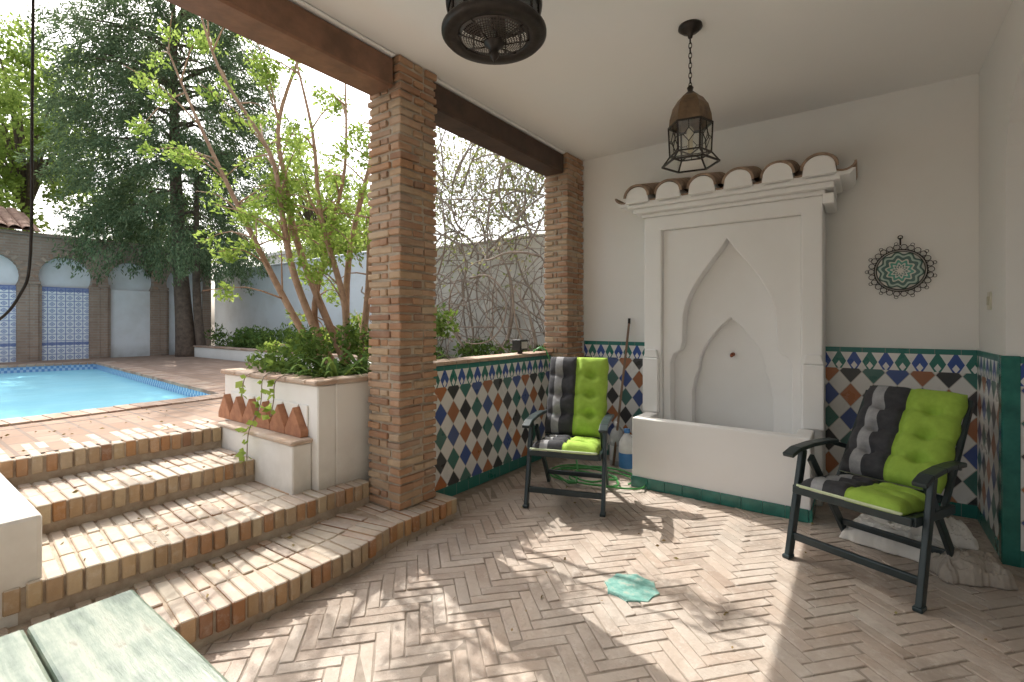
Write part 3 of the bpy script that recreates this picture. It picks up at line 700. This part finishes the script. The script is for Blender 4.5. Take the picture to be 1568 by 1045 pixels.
# ------------------------------------------------------------------ chairs
GRF=simple('dark_green_frame',(.025,.042,.045),(.014,.025,.028),.38,12,.1,spec=.5)
FDK=simple('charcoal_fabric',(.06,.06,.066),(.04,.04,.045),.9,30,.4); FGR=simple('grey_fabric',(.38,.38,.39),(.28,.28,.29),.9,30,.4)
FLM=simple('lime_fabric',(.38,.56,.08),(.31,.48,.065),.85,30,.4); FPL=simple('pale_piping_fabric',(.68,.76,.52),(.58,.66,.42),.85,30,.3)
def chair(loc,rz,by,bz,wd=.30):
    E=empty('garden_chair',loc,rz); m=MB('frame')
    for sx in(-1,1):
        X=sx*wd
        m.beam((X,-.31,0),(X,-.14,.645),.030,.060,GRF,(0,1,0)); m.beam((X-sx*.035,.36,0),(X-sx*.035,-.12,.60),.026,.055,GRF,(0,1,0))
        m.beam((X-sx*.03,-.30,.43),(X-sx*.03,.26,.385),.028,.05,GRF)
        ys=[-.32,-.23,-.05,.12,.26]; zs=[.632,.660,.668,.662,.65]
        for i in range(4): m.beam((X,ys[i],zs[i]),(X,ys[i+1]+.003,zs[i+1]),.066,.026,GRF)
        m.beam((X-sx*.05,.17,.36),(X-sx*.05,by,bz),.026,.045,GRF,(0,1,0))
        m.beam((X,.24,.64),(X-sx*.03,.20+(by-.2)*.38,.36+(bz-.36)*.40),.02,.03,GRF)
        m.obox((X,-.315,.012),(.022,0,0),(0,.034,0),(0,0,.012),GRF)
    m.beam((-wd+.01,-.275,.13),(wd-.01,-.275,.13),.026,.045,GRF); m.beam((-wd+.03,.28,.11),(wd-.03,.28,.11),.026,.04,GRF)
    m.beam((-wd+.03,-.305,.43),(wd-.03,-.305,.43),.03,.045,GRF)
    for i in range(7): y=-.25+i*.07; m.box(-wd+.045,wd-.045,y-.024,y+.024,.425-.006*i,.441-.006*i,GRF)
    for i in range(8):
        t=.12+i*.125; yy=.17+(by-.17)*t; zz=.36+(bz-.36)*t; m.beam((-wd+.065,yy,zz),(wd-.065,yy,zz),.014,.05,GRF,(0,by-.17,bz-.36))
    m.finish(bevel=.006,parent=E,segs=2)
    c=MB('striped_cushion')
    c_q=[]; sd=random.uniform(0,50)
    def pad(p0,p1,th,nv,half,sag=0):
        p0=Vector(p0);p1=Vector(p1);d=(p1-p0);Ln=d.length;d.normalize();nr=Vector((0,-d.z,d.y)) 
        if nr.z<0: nr=-nr
        NU,NV=48,int(52*max(1,Ln/.5)*.7)
        tops=[];bots=[]
        for j in range(NV+1):
            v=j/NV
            for i in range(NU+1):
                u=i/NU
                e=max(0,(1-abs(2*u-1)**5))**.5*max(0,(1-abs(2*v-1)**8))**.5
                dent=0
                for k in range(1,nv): 
                    dent+=.30*math.exp(-((v-k/nv)*Ln/.022)**2)
                    for uu in(.25,.75): dent+=.85*math.exp(-(((v-k/nv)*Ln)**2+((u-uu)*half*2)**2)/.0014)
                dent+=.35*math.exp(-((u-.5)*half*2/.02)**2)
                wr=NZ.noise(Vector((u*7+sd,v*Ln*9,1)))*.5+abs(NZ.noise(Vector((u*5+sd,v*Ln*16,4))))*.6
                h=th*e*(1-min(dent,.9))+.013*wr*e
                x=(u-.5)*2*half*(1-.035*math.cos(math.pi*v*nv)**2)+.006*NZ.noise(Vector((sd,v*8,u)))
                base=p0+d*(v*Ln)+Vector((x,0,0))-nr*(sag*4*v*(1-v))
                tops.append(base+nr*(h+.012)); bots.append(base-nr*(.010*e))
        n=len(tops);R_=NU+1
        for j in range(NV):
            for i in range(NU):
                u=(i+.5)/NU; mt=FDK if u<.13 else FGR if u<.26 else FDK if u<.47 else FLM
                a=j*R_+i
                c_q.append(((a,a+1,a+R_+1,a+R_),mt)); c_q.append(((n+a,n+a+R_,n+a+R_+1,n+a+1),mt))
        for j in range(NV):
            for (i,mt) in((0,FDK),(NU,FLM)):
                a=j*R_+i; c_q.append(((a,a+R_,n+a+R_,n+a),mt))
        for j in(0,NV):
            for i in range(NU):
                a=j*R_+i; c_q.append(((a,a+1,n+a+1,n+a),FPL))
        o=len(c.v); c.v+=[tuple(p) for p in tops+bots]
        for f_,mt in c_q: c.f.append([q+o for q in f_]); c.m.append(c.mi(mt)); c.sm.append(True)
        c_q.clear()
    pad((0,-.335,.458),(0,.17,.405),.065,3,.262)
    dy,dz=by-.17,bz-.36; L=math.hypot(dy,dz)
    ny,nz_=-dz/L*.028,dy/L*.028
    pad((0,.17+ny+dy*.10,.36+nz_+dz*.10+.03),(0,by+ny+dy*.03,bz+nz_+dz*.03),.075,4,.27,.015)
    c.tube([(-.262,-.338,.47),(0,-.345,.472),(.262,-.338,.47)],.007,FPL,6,4)
    c.finish(parent=E)
chair((-1.96,3.52,0),math.radians(19),.45,1.10)
chair((.05,3.58,0),math.radians(-21.8),.66,.96,.325)

# ------------------------------------------------------------------ lanterns
t=NT('lantern_glass')
tp=t.n('ShaderNodeBsdfTransparent'); tp.inputs[0].default_value=(.92,.92,.88,1); mx=t.n('ShaderNodeMixShader'); mx.inputs[0].default_value=.15
gg=t.n('ShaderNodeBsdfGlossy'); gg.inputs['Roughness'].default_value=.08
t.l(tp.outputs[0],mx.inputs[1]); t.l(gg.outputs[0],mx.inputs[2]); GLASS=t.done(mx)
l=MB('pendant_lantern'); X,Y=-.864,3.07
l.lathe(X,Y,[(.0,3.30),(.07,3.30),(.072,3.285),(.05,3.265),(.018,3.25),(.012,3.225),(0,3.22)],IRON,24)
z=3.225;k=0
while z>2.93:
    pts_=[];
    for i in range(13):
        a=2*math.pi*i/12; w_=.009*math.cos(a);hh=.020*math.sin(a)
        pts_.append((X+(w_ if k%2 else 0),Y+(0 if k%2 else w_),z-.016+hh))
    l.tube(pts_,.0028,IRON,5); z-=.031;k+=1
R1=.122
def ring6(r,z,tk=.007):
    pts_=[(X+r*math.cos(2*math.pi*i/6+.2),Y+r*math.sin(2*math.pi*i/6+.2),z) for i in range(7)]
    for a,b in zip(pts_,pts_[1:]): l.beam(a,b,tk,tk,IRON)
    return pts_
l.lathe(X,Y,[(.008,2.93),(.02,2.915),(.014,2.895),(.03,2.88),(.05,2.862)],IRON,16)
AM=simple('brass_lantern_cap',(.24,.16,.09),(.11,.07,.045),.45,15,.2,.4)
l.lathe(X,Y,[(.045,2.868),(.075,2.845),(.105,2.80),(.123,2.735),(.128,2.68)],AM,6,False,.2)
a_=ring6(.130,2.68,.010);b_=ring6(R1,2.50,.008);c_=ring6(.168,2.44,.010)
for i in range(6):
    l.beam(a_[i],b_[i],.009,.009,IRON); l.beam(b_[i],c_[i],.008,.008,IRON)
    A_,B_,C_,D_=Vector(a_[i]),Vector(a_[i+1]),Vector(b_[i+1]),Vector(b_[i])
    mid=(A_+B_+C_+D_)/4; lm=(A_+D_)/2; rm=(B_+C_)/2; tm=(A_+B_)/2; bm_=(C_+D_)/2
    L1_=mid.lerp(lm,.5);R1_=mid.lerp(rm,.5);T1=mid.lerp(tm,.45);B1=mid.lerp(bm_,.45)
    for p_,q_ in[(L1_,T1),(T1,R1_),(R1_,B1),(B1,L1_),(lm,L1_),(R1_,rm),(T1,tm),(B1,bm_)]: l.beam(p_,q_,.004,.004,IRON)
    l.add([A_,B_,C_,D_],[(0,1,2,3)],GLASS); l.add([D_,C_,Vector(c_[i+1]),Vector(c_[i])],[(0,1,2,3)],GLASS)
l.tube([(X,Y,2.51),(X,Y,2.59)],.016,simple('candle_sleeve',(.7,.6,.4),None,.5),10)
l.lathe(X,Y,[(.001,2.68),(.018,2.66),(.024,2.63),(.014,2.59)],simple('lamp_bulb',(.8,.75,.6),None,.2),12)
for i in range(3): l.beam(b_[i],b_[i+3],.006,.006,IRON)
l.finish(recalc=False)

l=MB('moorish_ceiling_lantern'); X,Y=-1.467,1.863
t=NT('perforated_metal'); o=t.xyz(); dx=t.m('SUBTRACT',o[0],X); dy=t.m('SUBTRACT',o[1],Y)
r=t.m('SQRT',t.m('ADD',t.m('MULTIPLY',dx,dx),t.m('MULTIPLY',dy,dy))); an=t.m('ARCTAN2',dy,dx)
rr_=t.m('DIVIDE',r,.0125); row=t.m('FLOOR',rr_); cnt=t.m('ADD',t.m('MULTIPLY',row,6.0),3.0)
fa=t.m('SUBTRACT',t.m('FRACT',t.m('ADD',t.m('MULTIPLY',t.m('DIVIDE',an,2*math.pi),cnt),10.0)),.5); fr_=t.m('SUBTRACT',t.m('FRACT',rr_),.5)
hol=t.m('LESS_THAN',t.m('ADD',t.m('MULTIPLY',fa,fa),t.m('MULTIPLY',fr_,fr_)),.10)
hol=t.m('MULTIPLY',hol,t.m('LESS_THAN',r,.165))
bs=t.bsdf((.06,.05,.045),.4,None,.4)
tp=t.n('ShaderNodeBsdfTransparent'); mx=t.n('ShaderNodeMixShader'); t.l(hol,mx.inputs[0]); t.l(bs.outputs[0],mx.inputs[1]); t.l(tp.outputs[0],mx.inputs[2])
PERF=t.done(mx)
l.lathe(X,Y,[(.172,2.868),(.178,2.858),(.20,2.852),(.245,2.856),(.258,2.870),(.258,2.885),(.245,2.90),(.228,2.91)],IRON,48)
FR=simple('frosted_glass',(.72,.70,.64),None,.3)
l.lathe(X,Y,[(.222,2.912),(.222,2.985)],GLASS,40)
for k in range(16):
    a=2*math.pi*k/16; l.tube([(X+.224*math.cos(a),Y+.224*math.sin(a),2.905),(X+.224*math.cos(a),Y+.224*math.sin(a),2.99)],.005,IRON,5)
l.lathe(X,Y,[(.225,2.985),(.235,2.995),(.238,3.02),(.20,3.05),(.12,3.13),(.06,3.2),(.04,3.28),(.09,3.298)],IRON,48)
l.lathe(X,Y,[(.173,2.866),(.15,2.85),(.10,2.838),(.05,2.832),(.028,2.83)],PERF,48)
l.lathe(X,Y,[(.052,2.834),(.05,2.822),(.03,2.808),(.018,2.79),(.026,2.776),(.018,2.758),(.006,2.745),(.001,2.735)],IRON,20)
for k in range(3):
    a=2.1*k+.5; l.lathe(X+.09*math.cos(a),Y+.09*math.sin(a),[(.001,2.885),(.03,2.89),(.038,2.92),(.03,2.96),(.02,3.0)],FR,14)
for k in range(8):
    a=2*math.pi*k/8; l.tube([(X+.05*math.cos(a),Y+.05*math.sin(a),2.829),(X+.178*math.cos(a),Y+.178*math.sin(a),2.862)],.004,IRON,5)
l.finish(recalc=False)

# ------------------------------------------------------------------ wall plate
wp=MB('decorative_wall_plate'); PXc,PZ=.245,1.865;YP=YB-.03
def circ(r,rad,mat,n=48,cx_=0,cz_=0,yy=YP):
    wp.tube([(PXc+cx_+r*math.cos(2*math.pi*i/n),yy,PZ+cz_+r*math.sin(2*math.pi*i/n)) for i in range(n+1)],rad,mat,6)
for k in range(26):
    a=2*math.pi*k/26; circ(.020,.0026,IRON,12,.185*math.cos(a),.185*math.sin(a)); 
for k in range(13):
    a=2*math.pi*(k+.5)/13; circ(.012,.0020,IRON,10,.212*math.cos(a),.212*math.sin(a))
circ(.165,.004,IRON); circ(.150,.004,IRON)
t=NT('plate_ceramic'); o=t.xyz(); dx=t.m('SUBTRACT',o[0],PXc); dz=t.m('SUBTRACT',o[2],PZ)
r=t.m('SQRT',t.m('ADD',t.m('MULTIPLY',dx,dx),t.m('MULTIPLY',dz,dz))); an=t.m('ARCTAN2',dz,dx)
pet=t.m('SINE',t.m('MULTIPLY',an,10.0)); rw_=t.m('ADD',r,t.m('MULTIPLY',pet,.010))
cc=t.ramp(t.m('DIVIDE',rw_,.15),[(0,(.68,.68,.62)),(.18,(.10,.22,.19)),(.26,(.62,.64,.58)),(.36,(.12,.36,.28)),(.50,(.60,.61,.53)),(.58,(.10,.18,.16)),(.74,(.40,.52,.45)),(.84,(.08,.14,.12)),(.93,(.6,.6,.55))],True)
PLM=t.done(t.bsdf(cc,.2))
n=40;vs=[];fs=[]
for (rr,yy) in[(.001,YP+.004),(.06,YP+.004),(.10,YP-.002),(.145,YP-.014),(.148,YP-.010),(.10,YP+.008)]:
    for i in range(n): vs.append((PXc+rr*math.cos(2*math.pi*i/n),yy,PZ+rr*math.sin(2*math.pi*i/n)))
for j in range(5):
    for i in range(n): fs.append((j*n+i,j*n+(i+1)%n,(j+1)*n+(i+1)%n,(j+1)*n+i))
wp.add(vs,fs,PLM,True)
wp.tube([(PXc,YB-.005,PZ+.25),(PXc,YB-.03,PZ+.255),(PXc,YP,PZ+.235),(PXc,YP,PZ+.20)],.006,IRON,6,3)
circ(.014,.004,IRON,12,0,.262)
wp.finish()

# ------------------------------------------------------------------ table
tw=NT('weathered_green_paint'); o=tw.xyz(); mp=tw.n('ShaderNodeMapping'); mp.inputs['Scale'].default_value=(3,22,8); tw.l(tw.pos(),mp.inputs[0])
n1=tw.noise(1,7,.7,mp.outputs[0]); n2=tw.noise(3,6,.65)
col=tw.ramp(tw.m('MULTIPLY',tw.m('ADD',n1,n2),.5),[(.42,(.085,.12,.095)),(.49,(.18,.23,.18)),(.56,(.30,.33,.265)),(.61,(.18,.15,.105))])
TW=tw.done(tw.bsdf(col,.3,tw.bump(n1,.35,.006),0,.4))
tb=MB('garden_table'); yy=.44
while yy>-1.0:
    tb.box(-1.56,.2,yy-.205,yy-.004,.712,.75,TW); yy-=.205
for (a,b) in[(-1.48,.36),(-1.48,-.85),(.1,.36),(.1,-.85)]: tb.box(a-.035,a+.035,b-.035,b+.035,0,.71,TW)
tb.box(-1.48,.1,.34,.37,.62,.71,TW); tb.box(-1.50,-1.47,-.85,.36,.62,.71,TW)
tb.finish(bevel=.008,segs=2)

# ------------------------------------------------------------------ small things
PLW=simple('white_plastic',(.85,.85,.83),None,.3); PLB=simple('blue_label',(.08,.25,.55),None,.4); PLG=simple('grey_plastic',(.55,.57,.56),None,.35)
def bottle(x,y,h,r,m1,m2):
    b=MB('detergent_bottle'); b.lathe(x,y,[(.001,0),(r,0.005),(r,h*.12)],m1,20); b.lathe(x,y,[(r,h*.12),(r*1.01,h*.13),(r*1.01,h*.45),(r,h*.46)],m2,20)
    b.lathe(x,y,[(r,h*.46),(r*.98,h*.68),(r*.7,h*.80),(r*.32,h*.88),(r*.30,h*.92)],m1,20); b.lathe(x,y,[(r*.38,h*.91),(r*.38,h),(.001,h)],m2,16)
    b.tube([(x+r*.8,y,h*.62),(x+r*1.25,y,h*.68),(x+r*.9,y,h*.82),(x+r*.4,y,h*.86)],r*.13,m1,8,3); b.finish()
bottle(-2.03,4.62,.44,.078,PLG,PLW); bottle(-1.85,4.44,.42,.078,PLW,PLB)
hz=MB('garden_hose'); HG=simple('green_hose',(.10,.38,.11),(.06,.26,.07),.35,20,.1)
pts_=[]
for i in range(52):
    a=i*.46; r=.26+.12*math.sin(i*.27)+.02*math.sin(i*1.7); pts_.append((-2.0+r*math.cos(a)*1.25,4.05+r*math.sin(a)*.8,.014+.0003*i+.006*(1+math.sin(i*1.3))))
pts_+= [(-2.35,4.3,.2),(-2.62,4.42,.75),(-2.74,4.38,1.16),(-2.87,4.35,1.15),(-2.95,4.3,1.0)]
hz.tube(pts_,.009,HG,7,2); hz.finish()
br=MB('wooden_broom_pole'); br.tube([(-2.02,4.50,0.02),(-2.00,4.86,1.46)],.013,simple('pole_wood',(.28,.18,.12),None,.6),8); br.tube([(-2.0,4.858,1.44),(-2.0,4.862,1.50)],.015,IRON,8); br.finish()
fd=MB('floodlight'); fd.box(-2.90,-2.80,3.98,4.12,1.17,1.28,simple('black_housing',(.03,.03,.03),None,.4)); fd.box(-2.799,-2.793,3.99,4.11,1.18,1.27,GLASS); fd.box(-2.87,-2.83,4.03,4.07,1.13,1.18,IRON); fd.box(-2.795,-2.79,4.0,4.1,1.19,1.26,FR); fd.finish(bevel=.004)
cb=MB('hanging_cable'); cb.tube([(-2.86,.46,3.27),(-2.9,.46,3.0),(-2.9,.455,2.4),(-2.9,.45,1.75),(-2.92,.42,1.57),(-2.98,.35,1.45),(-3.05,.22,1.40)],.006,IRON,6,6); cb.finish()
pt=MB('terracotta_pot'); pt.lathe(-4.93,.44,[(.001,.64),(.11,.635),(.15,.88),(.17,.885),(.17,.93),(.145,.93),(.13,.88),(.001,.87)],SAW,24); pt.finish()
# crumpled cloth bags under the right chair
def ridged(x,y,z): return 1-2*abs(NZ.noise(Vector((x,y,z))))
def bag(x,y,L,W,H,mat,sd,rz=0,z0=.0):
    nu,nv=90,64; c_,s_=math.cos(rz),math.sin(rz); b=MB('cloth_bag'); tops=[];bots=[]
    for j in range(nv+1):
        for i in range(nu+1):
            u=i/nu*2-1;v=j/nv*2-1
            e=max(0,(1-abs(u)**3.2))**.5*max(0,(1-abs(v)**3))**.5
            wx=u*2.2+sd+.6*NZ.noise(Vector((u*2,v*2,sd))); wy=v*1.6
            w=NZ.noise(Vector((u*1.5+sd,v*1.5,0)))*.45+ridged(wx*1.3,wy*2.2,3)*.30+ridged(wx*2.6,wy*3.6,9)*.16+ridged(wx*5,wy*6,5)*.07
            px=u*L*(1+.12*NZ.noise(Vector((sd,v*2.5,1)))+.04*NZ.noise(Vector((sd,v*9,1)))); py=v*W*(1+.16*NZ.noise(Vector((u*2.5,sd,1)))+.06*NZ.noise(Vector((u*9,sd,1))))
            X_=x+px*c_-py*s_;Y_=y+px*s_+py*c_
            tops.append((X_,Y_,z0+.010+H*e*max(.15,.72+w))); bots.append((X_,Y_,z0+.003))
    n=len(tops);R_=nu+1;fs=[]
    for j in range(nv):
        for i in range(nu):
            a=j*R_+i; fs+=[(a,a+1,a+R_+1,a+R_),(n+a,n+a+R_,n+a+R_+1,n+a+1)]
    for j in range(nv): 
        for i in(0,nu): a=j*R_+i; fs.append((a,a+R_,n+a+R_,n+a))
    for j in(0,nv):
        for i in range(nu): a=j*R_+i; fs.append((a,a+1,n+a+1,n+a))
    b.add(tops+bots,fs,mat,True); b.finish()
CL=simple('white_sack_cloth',(.82,.79,.73),(.70,.66,.60),.9,10,.3); CL2=simple('grey_sack_cloth',(.52,.46,.39),(.38,.33,.28),.9,14,.3)
bag(.22,3.98,.31,.16,.13,CL,0,-.3); bag(.49,3.76,.17,.12,.11,CL2,4,.4); bag(.36,4.02,.19,.11,.11,CL,9,.2,.09)

# ------------------------------------------------------------------ light, world, camera
Ld=Vector((.82,-.246,-1)).normalized()
sl=bpy.data.lights.new('sun','SUN'); sl.energy=5; sl.angle=math.radians(.4); sl.color=(1,.97,.91)
so=bpy.data.objects.new('sun',sl); so.rotation_euler=Ld.to_track_quat('-Z','Y').to_euler(); S.collection.objects.link(so)
el=math.asin(-Ld.z); az=math.atan2(-Ld.x,-Ld.y)
wd=bpy.data.worlds.new('World'); S.world=wd; wd.use_nodes=True; nt=wd.node_tree; nt.nodes.clear()
sk=nt.nodes.new('ShaderNodeTexSky'); sk.sky_type='NISHITA'; sk.sun_disc=False; sk.sun_elevation=el; sk.sun_rotation=az; sk.dust_density=5; sk.air_density=1.3
hv=nt.nodes.new('ShaderNodeHueSaturation'); hv.inputs['Saturation'].default_value=.45; hv.inputs['Value'].default_value=2.2
bg=nt.nodes.new('ShaderNodeBackground'); bg.inputs[1].default_value=.15; ow=nt.nodes.new('ShaderNodeOutputWorld')
nt.links.new(sk.outputs[0],hv.inputs['Color']); nt.links.new(hv.outputs[0],bg.inputs[0]); nt.links.new(bg.outputs[0],ow.inputs[0])
cam=bpy.data.cameras.new('camera'); cam.sensor_width=36; cam.lens=735/1568*36; cam.shift_y=-.0175; cam.clip_end=1000; cam.clip_start=.05
co=bpy.data.objects.new('camera',cam); co.location=(0,0,1.45); co.rotation_euler=(math.radians(90),0,math.atan2(.589,.808)); S.collection.objects.link(co); S.camera=co
S.view_settings.view_transform='Standard'; S.view_settings.look='None'; S.view_settings.exposure=0
